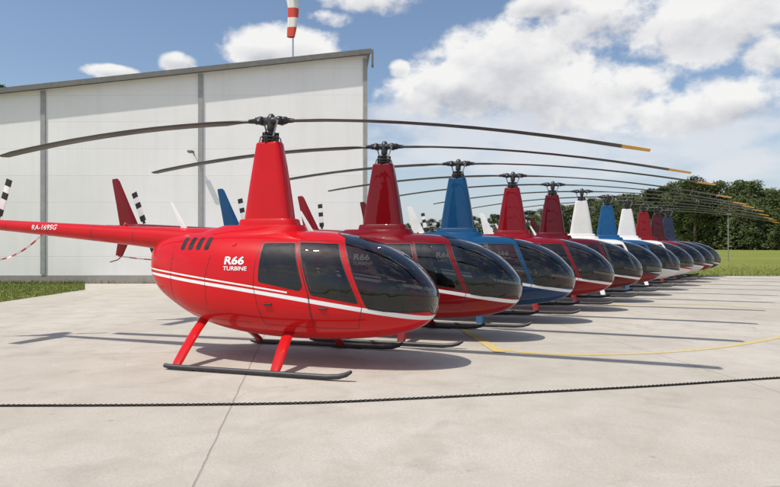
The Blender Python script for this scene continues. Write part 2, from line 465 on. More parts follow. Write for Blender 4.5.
for sgn in (1,-1):
    mb=MB(); R=5.12
    rs=[.32,.45,.62,.85,1.0,1.5,2.0,2.5,3.0,3.5,4.0,4.4,4.80,4.82,5.0,R]
    def sec(r):
        c=.255 if r>.85 else (.08 if r<.4 else .08+.175*(r-.4)/.45)
        dz=-.015-.53*((r-.3)/R)**1.9
        sw=0 if r<4.82 else (r-4.82)*.18
        th=.032 if r>.7 else .045
        pit=math.radians(4-3*r/R)
        le=(sgn*r, sgn*(c*.28-sw), dz+math.sin(pit)*c*.28); te=(sgn*r,-sgn*(c*.72),dz-math.sin(pit)*c*.72)
        return (le,te,th,Zv)
    for a,b in zip(rs[:-1],rs[1:]):
        mb.loft(wing([sec(a),sec(b)]),1 if (a>=4.80 and sgn>0) else 0,caps=(b==R or a==.32))
    o=mb.obj('rotor_blade',[m_blade,m_yellow],rot); fix_normals(o,True)
    smooth_angle(o,35); reg(o)
# landing gear
for sg in (-1,1):
    y=sg*1.13; mb=MB()
    pts_=[(-.97,y,.055),(-.9,y,.042),(1.35,y,.042),(1.5,y,.055),(1.6,y,.085),(1.67,y,.125)]
    mb.tube(pts_,[.028,.033,.033,.033,.031,.020],0,12)
    mb.box((-.70,y,.012),(.35,.05,.02),0,.004); mb.box((.75,y,.012),(.5,.05,.02),0,.004)
    o=mb.obj('skid',[m_skid],heli); smooth_angle(o,50); reg(o)
    for xt,xb in ((-.88,-.80),(.54,.64)):
        mb=MB()
        def ls(x,yy,z,c):
            r=[]
            for f,h in ((.5,0),(.42,.7),(.2,1),(-.2,.7),(-.5,.06),(-.5,-.06),(-.2,-.7),(.2,-1),(.42,-.7)):
                r.append((x+f*c, yy+h*.026*.8, z+h*.026*.6*sg))
            return r
        zt=.62 if xt<0 else .50
        mb.loft([ls(xt,sg*.30,zt,.17),ls(xt,sg*.55,.44,.165),ls((xt+xb)/2,sg*.82,.27,.16),ls(xb,sg*1.06,.11,.15),ls(xb,sg*1.12,.05,.13)])
        o=mb.obj('skid_leg',[body_paint],heli); fix_normals(o); smooth_angle(o,50); reg(o,'plain')
# lettering
def text_mesh(txt,size,offset=0.0):
    cu=bpy.data.curves.new('t','FONT'); cu.body=txt; cu.size=size; cu.offset=offset; cu.align_x='LEFT'; cu.resolution_u=4
    o=bpy.data.objects.new('t',cu); link(o); bpy.context.view_layer.update()
    me=bpy.data.meshes.new_from_object(o.evaluated_get(bpy.context.evaluated_depsgraph_get()))
    bpy.data.objects.remove(o)
    bm=bmesh.new(); bm.from_mesh(me); bmesh.ops.triangulate(bm,faces=bm.faces)
    y=-.05
    while y<size*1.1:
        bmesh.ops.bisect_plane(bm,geom=bm.verts[:]+bm.edges[:]+bm.faces[:],plane_co=(0,y,0),plane_no=(0,1,0)); y+=size/12
    vs=[v.co.copy() for v in bm.verts]; bm.verts.index_update(); fs=[tuple(v.index for v in f.verts) for f in bm.faces]; bm.free()
    return vs,fs
def body_y(x,z):
    s,v=sv(x,z); return surf(s,v).y
def lettering(txt,size,x0,z0,sx=1,offset=0.004,boom=False):
    vs,fs=text_mesh(txt,size,offset); out=[]
    for v in vs:
        x=x0+v.x*sx; z=z0+v.y
        if boom:
            zc,r=boomc(x); y=-math.sqrt(max(0,r*r-(z-zc)**2))-.005
        else: y=body_y(x,z)-.006
        out.append((x,y,z))
    return (out,fs)
mb=MB(); mb.add(lettering('R66',.145,-.36,1.385,1.36,.0042)); mb.add(lettering('TURBINE',.076,-.36,1.302,1.22,.0014))
reg(mb.obj('lettering',[m_white],heli))
mb=MB(); mb.add(lettering('RA-1695G',.115,-4.32,1.895,1.05,.001,boom=True))
reg_text=mb.obj('registration_lettering',[m_white],heli)

# ------------------------------------------------------------------ copies
schemes=[
 ('bright_red',RED,RED,WHITE,'bright red helicopter with white stripes and white R66 lettering'),
 ('deep_red',(.17,.0015,.005),(.24,.002,.005),WHITE,'deep red helicopter with white stripes on the concrete apron'),
 ('blue',(.006,.060,.155),(.008,.042,.12),WHITE,'blue helicopter with white stripes on the concrete apron'),
 ('crimson',(.21,.002,.008),(.25,.003,.006),WHITE,'crimson helicopter with white stripes on the concrete apron'),
 ('maroon',(.10,.0015,.006),(.12,.002,.006),WHITE,'maroon helicopter with white stripes on the concrete apron'),
 ('white_red',(.70,.69,.66),(.20,.012,.016),(.05,.05,.06),'white helicopter with dark red belly'),
 ('blue_white',(.008,.08,.21),(.65,.65,.64),WHITE,'blue helicopter with white belly'),
 ('white',(.72,.72,.70),(.70,.70,.68),(.5,.02,.02),'white helicopter with red stripes'),
 ('red',(.20,.004,.008),(.6,.6,.58),WHITE,'red helicopter with white belly'),
 ('dark_maroon',(.06,.006,.010),(.2,.010,.012),WHITE,'dark maroon helicopter near the end of the row'),
 ('navy',(.02,.03,.06),(.03,.035,.05),WHITE,'dark navy helicopter at the end of the row')]
heli['label']=schemes[0][4]; heli['category']='helicopter'; heli['group']='helicopters parked in a row'
for o,k in parts:
    if k:
        o.material_slots[0].link='OBJECT'
        key,u,l,s,_=schemes[0]
        o.material_slots[0].material=P(key,u,l,s) if k=='body' else P(key+'_plain',u,l,s,False)
for n in range(1,11):
    key,u,l,s,lab=schemes[n]
    e=heli.copy(); COL.objects.link(e)
    jx=random.uniform(-.05,.05)
    e.location=(HX+DX*n+jx,HY+DY*n,.004); e.rotation_euler=(0,0,YAW+math.radians(random.uniform(-.7,.7)))
    e['label']=lab
    mp={heli:e}
    for o,k in parts:
        c=o.copy(); COL.objects.link(c); mp[o]=c; c.parent=mp[o.parent]
        if k: c.material_slots[0].material=P(key,u,l,s) if k=='body' else P(key+'_plain',u,l,s,False)
        if o is rot: c.rotation_euler=(math.radians(random.uniform(-.4,.4)),math.radians(2.1+random.uniform(-.5,.5)),math.radians(random.uniform(-1.5,1.5)))
        if o is tr: c.rotation_euler=(0,math.radians({1:-22,2:-12,3:-5,4:15,5:-10}.get(n,-24+random.uniform(-20,20))),0)
tr.rotation_euler=(0,math.radians(20),0)
# ------------------------------------------------------------------ ground
def concrete_mat():
    m,t,b=base_mat('concrete')
    g=t.new('ShaderNodeNewGeometry'); pos=g.outputs['Position']
    sp=t.new('ShaderNodeSeparateXYZ'); t.L.new(pos,sp.inputs[0]); x,y=sp.outputs[0],sp.outputs[1]
    n1=t.noise(pos,.25,6,.6,.6); n2=t.noise(pos,1.6,8,.65,.3); n3=t.noise(pos,40,6,.75); 
    col=t.mix(t.mr(n1,.35,.65),(.465,.42,.355),(.575,.53,.46))
    col=t.mix(t.mr(n2,.42,.68,0,.6),col,(.40,.355,.29))
    col=t.mix(t.mr(n3,.40,.72,0,.55),col,(.32,.29,.25))
    a=math.radians(7.7); 
    u=t.m('ADD',t.m('MULTIPLY',x,math.cos(a)),t.m('MULTIPLY',y,math.sin(a)))
    v=t.m('SUBTRACT',t.m('MULTIPLY',y,math.cos(a)),t.m('MULTIPLY',x,math.sin(a)))
    wob=t.m('MULTIPLY',t.m('SUBTRACT',n2,.5),.04)
    def joint(c,off,per,w):
        q=t.m('MODULO',t.m('ADD',t.m('ADD',c,off+600),wob),per); q=t.m('ABSOLUTE',t.m('SUBTRACT',q,per/2))
        return t.mr(q,per/2-w,per/2-w*.4)
    u0=-1.65*math.cos(a)+6.53*math.sin(a)
    j1=joint(u,-u0+0.0,6.0,.014)
    j2=joint(v,2.2,6.0,.014)
    j=t.m('MAXIMUM',j1,j2)
    slab=t.new('ShaderNodeTexWhiteNoise',noise_dimensions='2D'); cb=t.new('ShaderNodeCombineXYZ')
    t.L.new(t.m('FLOOR',t.m('DIVIDE',t.m('ADD',u,600-u0),6.0)),cb.inputs[0]); t.L.new(t.m('FLOOR',t.m('DIVIDE',t.m('ADD',v,602.2),6.0)),cb.inputs[1])
    t.L.new(cb.outputs[0],slab.inputs['Vector'])
    col=t.mix(t.m('MULTIPLY',slab.outputs['Value'],.2),col,(.37,.33,.28))
    col=t.mix(t.m('MULTIPLY',j,.5),col,(.22,.19,.16))
    vo=t.new('ShaderNodeTexVoronoi',feature='DISTANCE_TO_EDGE'); vo.inputs['Scale'].default_value=.22
    dv=t.new('ShaderNodeVectorMath',operation='ADD'); t.L.new(pos,dv.inputs[0])
    nn=t.new('ShaderNodeTexNoise'); nn.inputs['Scale'].default_value=.9; nn.inputs['Detail'].default_value=6; t.L.new(pos,nn.inputs['Vector']); t.L.new(nn.outputs['Color'],dv.inputs[1])
    t.L.new(dv.outputs[0],vo.inputs['Vector'])
    cr=t.m('MULTIPLY',t.mr(vo.outputs['Distance'],.006,.0),t.mr(n1,.5,.6))
    col=t.mix(t.m('MULTIPLY',cr,.35),col,(.22,.19,.16))
    st=t.noise(pos,.9,4,.6,1.5); col=t.mix(t.mr(st,.54,.76,0,.40),col,(.26,.225,.19))
    vs_=t.new('ShaderNodeTexVoronoi'); vs_.inputs['Scale'].default_value=1.3; t.L.new(pos,vs_.inputs['Vector'])
    col=t.mix(t.mr(vs_.outputs['Distance'],.05,.02,0,.4),col,(.2,.18,.16))
    t.L.new(col,b.inputs['Base Color']); b.inputs['Roughness'].default_value=.85; b.inputs['Specular IOR Level'].default_value=.2
    bp=t.new('ShaderNodeBump'); bp.inputs['Strength'].default_value=.45; bp.inputs['Distance'].default_value=.01
    t.L.new(t.m('SUBTRACT',t.m('ADD',n3,t.m('MULTIPLY',n2,.6)),t.m('MULTIPLY',j,2.0)),bp.inputs['Height']); t.L.new(bp.outputs[0],b.inputs['Normal'])
    return m
def grass_mat():
    m,t,b=base_mat('grass_ground'); g=t.new('ShaderNodeNewGeometry'); pos=g.outputs['Position']
    n1=t.noise(pos,.06,6,.6); n2=t.noise(pos,1.5,8,.7); n3=t.noise(pos,14,4,.7)
    col=t.mix(t.mr(n1,.35,.65),(.16,.20,.035),(.24,.24,.055))
    col=t.mix(t.mr(n2,.4,.7,0,.5),col,(.10,.14,.027)); col=t.mix(t.mr(n3,.45,.7,0,.5),col,(.25,.24,.08))
    t.L.new(col,b.inputs['Base Color']); b.inputs['Roughness'].default_value=.95; b.inputs['Specular IOR Level'].default_value=.1
    bp=t.new('ShaderNodeBump'); bp.inputs['Strength'].default_value=.5; bp.inputs['Distance'].default_value=.08
    t.L.new(n3,bp.inputs['Height']); t.L.new(bp.outputs[0],b.inputs['Normal']); return m
m_conc=concrete_mat(); m_grass=grass_mat()
o=mesh_obj('ground',[(-1500,-300,0),(1500,-300,0),(1500,2500,0),(-1500,2500,0)],[(0,1,2,3)],[m_grass]); o['kind']='structure'
GX=-11.2
o=mesh_obj('concrete_apron',[(-60,-30,.004),(70,-30,.004),(70,31.0,.004),(30,32.2,.004),(-.5,33.5,.004),(-.5,26.2,.004),(-13.0,26.2,.004),(GX,22.6,.004),(GX,17.6,.004),(-60,16.6,.004)],[tuple(range(10))],[m_conc]); o['kind']='structure'
F_=615.0; H=1.645
def g2(px,py,z=.008):
    D=H*F_/(py-245); return Vector(((px-390)/F_*D,D,z))
def catm(P_,k=8):
    out=[]; n=len(P_)
    for i in range(n-1):
        a=P_[max(0,i-1)];b=P_[i];c=P_[i+1];d=P_[min(n-1,i+2)]
        for j in range(k):
            f=j/k; out.append(0.5*((2*b)+(c-a)*f+(2*a-5*b+4*c-d)*f*f+(3*b-a-3*c+d)*f**3))
    out.append(P_[-1]); return out
def ribbon(name,pts_,w,mat):
    V=[];F=[]
    for i,p in enumerate(pts_):
        t=(pts_[min(i+1,len(pts_)-1)]-pts_[max(i-1,0)]); t.z=0; t.normalize(); n=Vector((-t.y,t.x,0))*w/2
        V+=[p-n,p+n]
    for i in range(len(pts_)-1): F.append((2*i,2*i+2,2*i+3,2*i+1))
    return mesh_obj(name,V,F,[mat])
def yellow_line_mat():
    m,t,b=base_mat('worn_yellow_paint'); g=t.new('ShaderNodeNewGeometry'); pos=g.outputs['Position']
    n=t.noise(pos,9,8,.75); n2=t.noise(pos,.8,3)
    f=t.m('MULTIPLY',t.mr(n,.38,.62),t.mr(n2,.3,.6,.35,1))
    t.L.new(t.mix(f,(.58,.41,.07),(.52,.46,.35)),b.inputs['Base Color']); b.inputs['Roughness'].default_value=.8; return m
m_yl=yellow_line_mat()
ring=[Vector((1.72,9.63,.008)),g2(550,354),g2(600,354.5),g2(650,353),g2(700,349.5),g2(740,344.5),g2(780,337),Vector((8.8,12.4,.008)),Vector((10.2,14.0,.008)),Vector((9.9,15.6,.008)),g2(740,307),g2(700,304.5),g2(640,304),g2(600,306)]
o=ribbon('painted_marking',catm(ring),.12,m_yl); o['kind']='structure'
o=ribbon('painted_marking',[g2(458,326,.012),g2(500,352.5,.012)],.17,m_yl); o['kind']='structure'
# chain
cp=catm([g2(-140,406.5,.014),g2(0,406.5,.014),g2(150,406,.014),g2(300,404,.014),g2(400,400,.014),g2(500,395,.014),g2(650,387,.014),g2(780,378.5,.014),g2(900,372,.014)],40)
L_=[0]
for a,b in zip(cp[:-1],cp[1:]): L_.append(L_[-1]+(b-a).length)
def at(l):
    i=min(max(bisect.bisect(L_,l)-1,0),len(cp)-2); f=(l-L_[i])/(L_[i+1]-L_[i]); return cp[i].lerp(cp[i+1],f),(cp[i+1]-cp[i]).normalized()
mb=MB(); l=0.03;k=0
while l<L_[-1]-.05:
    p,t=at(l); side_=Vector((-t.y,t.x,0)); up=Vector((0,0,1))
    tilt=(PI*.20 if k%2 else -PI*.20)+random.uniform(-.12,.12); w=side_*math.cos(tilt)+up*math.sin(tilt); nrm_=t.cross(w)
    V=[];Fv=[]; A=8;B=5
    for i in range(A):
        a=2*PI*i/A; c=p+t*.021*math.cos(a)+w*.0135*math.sin(a)+up*.002; rd=(t*.021*math.cos(a)+w*.0135*math.sin(a)).normalized()
        for j in range(B):
            b_=2*PI*j/B; V.append(tuple(c+(rd*math.cos(b_)+nrm_*math.sin(b_))*.0058))
    for i in range(A):
        for j in range(B): Fv.append((i*B+j,((i+1)%A)*B+j,((i+1)%A)*B+(j+1)%B,i*B+(j+1)%B))
    mb.add((V,Fv)); l+=.026; k+=1
m_chain=simple('chain_metal',(.035,.030,.026),.7,.2,var=.4)
o=mb.obj('chain',[m_chain],None,True); o['label']='thin dark steel chain lying across the concrete apron'; o['category']='chain'
# ------------------------------------------------------------------ hangar
def wall_mat():
    m,t,b=base_mat('wall_panels'); g=t.new('ShaderNodeNewGeometry'); pos=g.outputs['Position']
    sp=t.new('ShaderNodeSeparateXYZ'); t.L.new(pos,sp.inputs[0]); x,y,z=sp.outputs
    n=t.noise(pos,.35,5,.6); 
    st=t.new('ShaderNodeMapping'); st.inputs['Scale'].default_value=(3,3,.15); t.L.new(pos,st.inputs[0]); n2=t.noise(st.outputs[0],1.2,6,.6)
    col=t.mix(t.mr(n,.3,.7),(.78,.765,.735),(.85,.84,.815)); col=t.mix(t.mr(n2,.5,.75,0,.25),col,(.64,.62,.58))
    pan=t.new('ShaderNodeTexWhiteNoise',noise_dimensions='1D'); t.L.new(t.m('FLOOR',t.m('DIVIDE',z,1.15)),pan.inputs['W'])
    col=t.mix(t.m('MULTIPLY',pan.outputs['Value'],.14),col,(.66,.645,.62))
    q=t.m('ABSOLUTE',t.m('SUBTRACT',t.m('MODULO',t.m('ADD',z,115),1.15),.575)); j=t.mr(q,.560,.572)
    col=t.mix(t.m('MULTIPLY',j,.28),col,(.40,.38,.35))
    t.L.new(col,b.inputs['Base Color']); b.inputs['Roughness'].default_value=.5
    bp=t.new('ShaderNodeBump'); bp.inputs['Strength'].default_value=.2; bp.inputs['Distance'].default_value=.02
    t.L.new(t.m('SUBTRACT',n,j),bp.inputs['Height']); t.L.new(bp.outputs[0],b.inputs['Normal']); return m
m_wall=wall_mat(); m_gtrim=simple('grey_trim',(.15,.145,.13),.45,var=.15); m_post=simple('post_grey',(.31,.31,.30),.5)
m_roof=simple('roof_sheet',(.25,.25,.26),.5)
m_plinth=simple('plinth',(.30,.28,.25),.9,bump=.3)
hang=empty('hangar',(-1,26.3,0)); hang['label']='large pale panel clad hangar with sloping roof and grey posts'; hang['category']='hangar'
WX0,WX1,WY0,WY1=-34.0,-.98,26.3,46.0; WXB=-2.9
SL=.1064
def rz(x): return 9.78+(x-WX1)*SL
def hp(name,mb,mats):
    ob=mb.obj(name,mats,None); ob.parent=hang; ob.matrix_parent_inverse=Matrix.Translation((1,-26.3,0)); return ob
mb=MB(); mb.loft([[(WX0,WY0,.35),(WX1,WY0,.35),(WXB,WY1,.35),(WX0,WY1,.35)],[(WX0,WY0,rz(WX0)),(WX1,WY0,rz(WX1)),(WXB,WY1,rz(WXB)),(WX0,WY1,rz(WX0))]])
hp('wall',mb,[m_wall])
mb=MB(); mb.loft([[(WX0-.03,WY0-.03,0),(WX1+.03,WY0-.03,0),(WXB+.03,WY1+.03,0),(WX0-.03,WY1+.03,0)],[(WX0-.03,WY0-.03,.345),(WX1+.03,WY0-.03,.345),(WXB+.03,WY1+.03,.345),(WX0-.03,WY1+.03,.345)]]); hp('plinth',mb,[m_plinth])
mb=MB()
a,b,bb=WX0-.4,WX1+.16,WXB+.16
mb.loft([[(a,WY0-.32,rz(a)+.02),(b,WY0-.32,rz(b)+.02),(bb,WY1+.3,rz(bb)+.02),(a,WY1+.3,rz(a)+.02)],[(a,WY0-.32,rz(a)+.12),(b,WY0-.32,rz(b)+.12),(bb,WY1+.3,rz(bb)+.12),(a,WY1+.3,rz(a)+.12)]])
hp('roof',mb,[m_roof])
mb=MB(); mb.loft([[(a,WY0-.36,rz(a)-.06),(b+.03,WY0-.36,rz(b)-.06),(b+.03,WY0-.325,rz(b)-.06),(a,WY0-.325,rz(a)-.06)],[(a,WY0-.36,rz(a)+.15),(b+.03,WY0-.36,rz(b)+.15),(b+.03,WY0-.325,rz(b)+.15),(a,WY0-.325,rz(a)+.15)]])
hp('fascia',mb,[m_gtrim])
mb=MB(); mb.box((b+.075,WY0-.15,rz(b)-.22),(.085,.42,.66),0,.01)
hp('gutter_end',mb,[m_gtrim])
for px in (42,200):
    x=(px-390)/F_*26.2; mb=MB(); mb.box((x,WY0-.03,(rz(x)-.08)/2+.2),(.20,.07,rz(x)-.08-.4)); hp('post',mb,[m_post])
for x in (-21.9,-28.6):
    mb=MB(); mb.box((x,WY0-.03,(rz(x)-.08)/2+.2),(.20,.07,rz(x)-.08-.4)); hp('post',mb,[m_post])
mb=MB(); mb.box((WX1-.08,WY0-.025,(rz(WX1)-.2)/2+.2),(.19,.06,rz(WX1)-.15-.4)); hp('corner_trim',mb,[m_post])
x=(193-390)/F_*26.1; z=H+93*26.1/F_
mb=MB(); mb.tube([(x,WY0,z-.1),(x,WY0-.35,z),(x,WY0-.45,z)],.025,0,8); mb.box((x,WY0-.5,z-.03),(.22,.3,.1),0,.02); hp('wall_lamp',mb,[m_gtrim])
# windsock
wsx,wsy=-4.58,29.0; zr=rz(wsx)
ws_e=empty('windsock',(wsx,wsy,zr)); ws_e['label']='red and white windsock hanging limp from a pole'; ws_e['category']='windsock'
mb=MB(); mb.tube([(0,0,-.0),(0,0,4.15)],.035,0,10); mb.box((0,0,.14),(.25,.25,.06)); mb.tube([(0,0,4.1),(.0,0,4.15),(-.35,0,4.15)],.02,0,8)
mb.obj('pole',[m_steel],ws_e)
def sock_mat():
    m,t,b=base_mat('windsock_fabric'); tc=t.new('ShaderNodeTexCoord'); sp=t.new('ShaderNodeSeparateXYZ'); t.L.new(tc.outputs['Object'],sp.inputs[0])
    q=t.m('LESS_THAN',t.m('MODULO',t.m('ADD',sp.outputs[2],9.65),.90),.45)
    t.L.new(t.mix(q,(.75,.72,.68),(.60,.07,.04)),b.inputs['Base Color']); b.inputs['Roughness'].default_value=.8; return m
secs=[]
for i in range(19):
    f=i/18; z=4.1-2.05*f; r=.27-.10*f
    secs.append([(-.08+.06*math.sin(3*f)+r*(1+.28*math.sin(3*a_+4*f))*math.cos(a_),r*(.8+.2*math.sin(2*a_+2))*math.sin(a_),z) for a_ in [2*PI*k/20 for k in range(20)]])
mb=MB(); mb.loft(secs,0,False); o=mb.obj('fabric_sock',[sock_mat()],ws_e,True)
# ------------------------------------------------------------------ barrier tapes
def tape_mat():
    m,t,b=base_mat('barrier_tape'); tc=t.new('ShaderNodeTexCoord'); sp=t.new('ShaderNodeSeparateXYZ'); t.L.new(tc.outputs['Object'],sp.inputs[0])
    q=t.m('LESS_THAN',t.m('MODULO',t.m('ADD',sp.outputs[0],50),.20),.10)
    t.L.new(t.mix(q,(.75,.73,.7),(.6,.03,.03)),b.inputs['Base Color']); b.inputs['Roughness'].default_value=.4; return m
m_tape=tape_mat()
def tape(p0,p1,sag,lab):
    V=[];F=[];n=24
    for i in range(n+1):
        f=i/n; p=Vector(p0).lerp(Vector(p1),f); p.z-=sag*4*f*(1-f); tw=.012*math.sin(9*f)
        V+=[(p.x,p.y+tw,p.z-.014),(p.x,p.y-tw,p.z+.014)]
    for i in range(n): F.append((2*i,2*i+2,2*i+3,2*i+1))
    o=mesh_obj('barrier_tape',V,F,[m_tape]); o['label']=lab; o['category']='barrier tape'
tape((-5.72,10.18,1.86),(-7.6,10.8,1.62),.34,'red and white barrier tape tied to a tail boom')
tape((-5.75,13.0,1.42),(-4.10,15.35,1.42),.12,'red and white barrier tape strung between two tails')
# ------------------------------------------------------------------ far lamp post
m_fence=simple('lamp_post_metal',(.22,.22,.2),.6)
mb=MB(); mb.tube([(33.0,60,0),(33.0,60,3.0),(33.0,60,4.6)],[.06,.05,.04],0,8); mb.box((33.0,59.9,4.64),(.4,.22,.1),0,.03)
o=mb.obj('lamp_post',[m_fence]); o['label']='slim grey lamp post standing in the grass'; o['category']='lamp post'
# ------------------------------------------------------------------ trees
def leaf_mat():
    m,t,b=base_mat('foliage'); g=t.new('ShaderNodeNewGeometry'); oi=t.new('ShaderNodeObjectInfo')
    n=t.noise(g.outputs['Position'],.3,4,.6); n2=t.noise(g.outputs['Position'],2,2)
    col=t.mix(t.mr(n,.35,.65),(.045,.068,.022),(.10,.125,.038)); col=t.mix(t.mr(n2,.45,.7,0,.5),col,(.12,.14,.052))  # leaf greens lightened, distance haze put into the colour
    col=t.mix(t.m('MULTIPLY',oi.outputs['Random'],.5),col,(.06,.085,.038))
    t.L.new(col,b.inputs['Base Color']); b.inputs['Roughness'].default_value=.8; b.inputs['Specular IOR Level'].default_value=.15; return m
m_leaf=leaf_mat(); m_bark=simple('bark',(.09,.07,.05),.9,bump=.5)
def tree_meshes(seed,conifer=False):
    r=random.Random(seed); mb=MB()
    mb.tube([(0,0,0),(.1,.05,3),(0,.1,7),(.1,0,10.5)],[.28,.22,.14,.05],0,8)
    cl=[]
    for i in range(78):
        z=r.uniform(.9,11.6); f=(z-.9)/11.1
        env=(2.9*math.sin(PI*min(1,.22+f*.76))**.7) if not conifer else 2.4*(1-f)+.3
        a=r.uniform(0,2*PI); d=env*math.sqrt(r.uniform(.05,1))
        cl.append((d*math.cos(a),d*math.sin(a),z,r.uniform(.45,1.1)*(1 if not conifer else .75)))
    for c in cl[:14]:
        mb.tube([(0,0,max(1.0,c[2]-1.2)),(c[0]*.5,c[1]*.5,c[2]-.4),(c[0],c[1],c[2])],[.09,.06,.02],0,5)
    V=[];F=[]
    for cx,cy,cz,cr in cl:
        for k in range(70):
            while 1:
                p=Vector((r.uniform(-1,1),r.uniform(-1,1),r.uniform(-1,1)))
                if .25<p.length<1: break
            p=Vector((cx,cy,cz))+Vector((p.x,p.y,p.z*.8))*cr
            u=Vector((r.gauss(0,1),r.gauss(0,1),r.gauss(0,1))).normalized(); w=u.orthogonal().normalized(); s_=r.uniform(.09,.21)
            b=len(V); V+=[tuple(p-u*s_),tuple(p+w*s_*.6),tuple(p+u*s_),tuple(p-w*s_*.6)]; F.append((b,b+1,b+2,b+3))
    return mb,(V,F)
tmpl=[]
for k in range(4):
    mb,lf=tree_meshes(50+k,k==3)
    me1=bpy.data.meshes.new('trunk'); me1.from_pydata(mb.V,[],mb.F); me1.materials.append(m_bark)
    me2=bpy.data.meshes.new('crown'); me2.from_pydata(lf[0],[],lf[1]); me2.materials.append(m_leaf)
    tmpl.append((me1,me2))
def add_tree(x,y,s,k,lab='leafy green tree at the edge of the field'):
    e=empty('tree',(x,y,-.05),random.uniform(0,6.28)); e.scale=(s*random.uniform(1.0,1.35),s*random.uniform(1.0,1.35),s)
    for nm,me in zip(('trunk','crown'),tmpl[k]):
        c=bpy.data.objects.new(nm,me); link(c); c.parent=e
    e['label']=lab; e['category']='tree'; e['group']='trees along the edge of the field'
def lerp(tbl,v):
    for (a,b),(c,d) in zip(tbl[:-1],tbl[1:]):
        if v<=c: return b+(d-b)*(v-a)/(c-a)
    return tbl[-1][1]
Dt=[(330,360),(500,290),(600,240),(700,215),(780,200),(1000,180)]
Tt=[(330,230),(500,214),(580,202),(640,191),(700,178),(740,182),(790,189),(1000,186)]
px=330
while px<960:
    D=lerp(Dt,px)*random.uniform(.97,1.10); top=lerp(Tt,px)+random.uniform(-3,8)
    ht=H+(245-top)*D/F_; s=ht/12.0
    add_tree((px-390)/F_*D,D,s,random.choice([0,1,2,0,1,2,3]))
    px+=max(6,s*2.3*F_/D*random.uniform(.65,1.0))
px=520
while px<960:
    D=lerp(Dt,px)*1.18; top=lerp(Tt,px)+3+random.uniform(-3,3); s=(H+(245-top)*D/F_)/12
    add_tree((px-390)/F_*D,D,s,random.choice([0,1,2])); px+=13
add_tree(-39.5,60,1.47,0,'tall leafy tree standing beyond the hangar')
r=random.Random(4); V=[];F=[]
for k in range(42000):
    px=r.uniform(320,980); D=lerp(Dt,px)*r.uniform(.97,1.25); x=(px-390)/F_*D; z=abs(r.gauss(0,1))*4.2*(.5+.5*math.sin(x*.4)*math.sin(x*.13)+.4)
    p=Vector((x,D,z)); u=Vector((r.gauss(0,1),r.gauss(0,1),r.gauss(0,1))).normalized(); w=u.orthogonal().normalized(); s_=r.uniform(.4,.8)
    b=len(V); V+=[tuple(p-u*s_),tuple(p+w*s_*.6),tuple(p+u*s_),tuple(p-w*s_*.6)]; F.append((b,b+1,b+2,b+3))
o=mesh_obj('undergrowth',V,F,[m_leaf]); o['kind']='stuff'; o['label']='dense green undergrowth beneath the trees'; o['category']='undergrowth'
# grass blades
def gb_mat():
    m,t,b=base_mat('grass_blades'); g=t.new('ShaderNodeNewGeometry'); n=t.noise(g.outputs['Position'],1.2,5,.7)
    t.L.new(t.mix(t.mr(n,.35,.65),(.12,.17,.028),(.24,.24,.07)),b.inputs['Base Color']); b.inputs['Roughness'].default_value=.8; return m
V=[];F=[]
def blade(x,y,h):
    a=r.uniform(0,PI*2); w=.010+h*.06; lx,ly=r.gauss(0,h*.35),r.gauss(0,h*.35); b=len(V)
    V.extend([(x-w*math.cos(a),y-w*math.sin(a),0),(x+w*math.cos(a),y+w*math.sin(a),0),(x+lx,y+ly,h)]); F.append((b,b+1,b+2))
for k in range(26000):
    y=17.4+(26.1-17.4)*r.random(); x=GX-r.random()*8
    if y>22.6 and x>GX-(y-22.6)*.5: continue
    blade(x,y,r.uniform(.02,.065))
for k in range(900):
    x=r.uniform(-18,-13); blade(x,26.2-abs(r.gauss(0,.12)),r.uniform(.06,.2)) 
for k in range(120):
    x=r.uniform(-13,-1.2); blade(x,26.24-abs(r.gauss(0,.03)),r.uniform(.05,.2)) 
for k in range(30000):
    y=31.0+abs(r.gauss(0,1))*9; x=r.uniform(-1,45)*y/32*.9
    edge=33.5-(x+.5)/30.5*1.3 if x<30 else 32.2-(x-30)/40*1.2
    if y<edge-.05+r.uniform(-.1,.1): continue
    blade(x,y,r.uniform(.04,.14))
o=mesh_obj('grass',V,F,[gb_mat()]); o['kind']='stuff'; o['label']='short green grass beside the concrete apron'; o['category']='grass'
# ------------------------------------------------------------------ light
Ld=Vector((.47,.30,-1.0)).normalized()
sun=bpy.data.lights.new('sun','SUN'); sun.energy=4.1; sun.angle=math.radians(.9); sun.color=(1,.955,.885)
so=bpy.data.objects.new('sun',sun); link(so); so.rotation_euler=Ld.to_track_quat('-Z','Y').to_euler()
S=-Ld; elev=math.asin(S.z); azim=math.atan2(S.x,S.y)
w=bpy.data.worlds.new('World'); scene.world=w; w.use_nodes=True; t=NT(w.node_tree); t.N.clear()
out=t.new('ShaderNodeOutputWorld'); bg=t.new('ShaderNodeBackground'); bg.inputs[1].default_value=.1; t.L.new(bg.outputs[0],out.inputs[0])
sky=t.new('ShaderNodeTexSky',sky_type='NISHITA'); sky.sun_disc=False; sky.sun_elevation=elev; sky.sun_rotation=azim; sky.air_density=1.0; sky.dust_density=1.5; sky.ozone_density=1.8
tc=t.new('ShaderNodeTexCoord'); vec=tc.outputs['Generated']; sp=t.new('ShaderNodeSeparateXYZ'); t.L.new(vec,sp.inputs[0])
az=t.m('ARCTAN2',sp.outputs[0],sp.outputs[1]); el=t.m('ARCSINE',sp.outputs[2])
def cvec(loc):
    q=t.new('ShaderNodeMapping'); q.inputs['Scale'].default_value=(1,1,1.35); q.inputs['Location'].default_value=loc; t.L.new(vec,q.inputs[0]); return q.outputs[0]
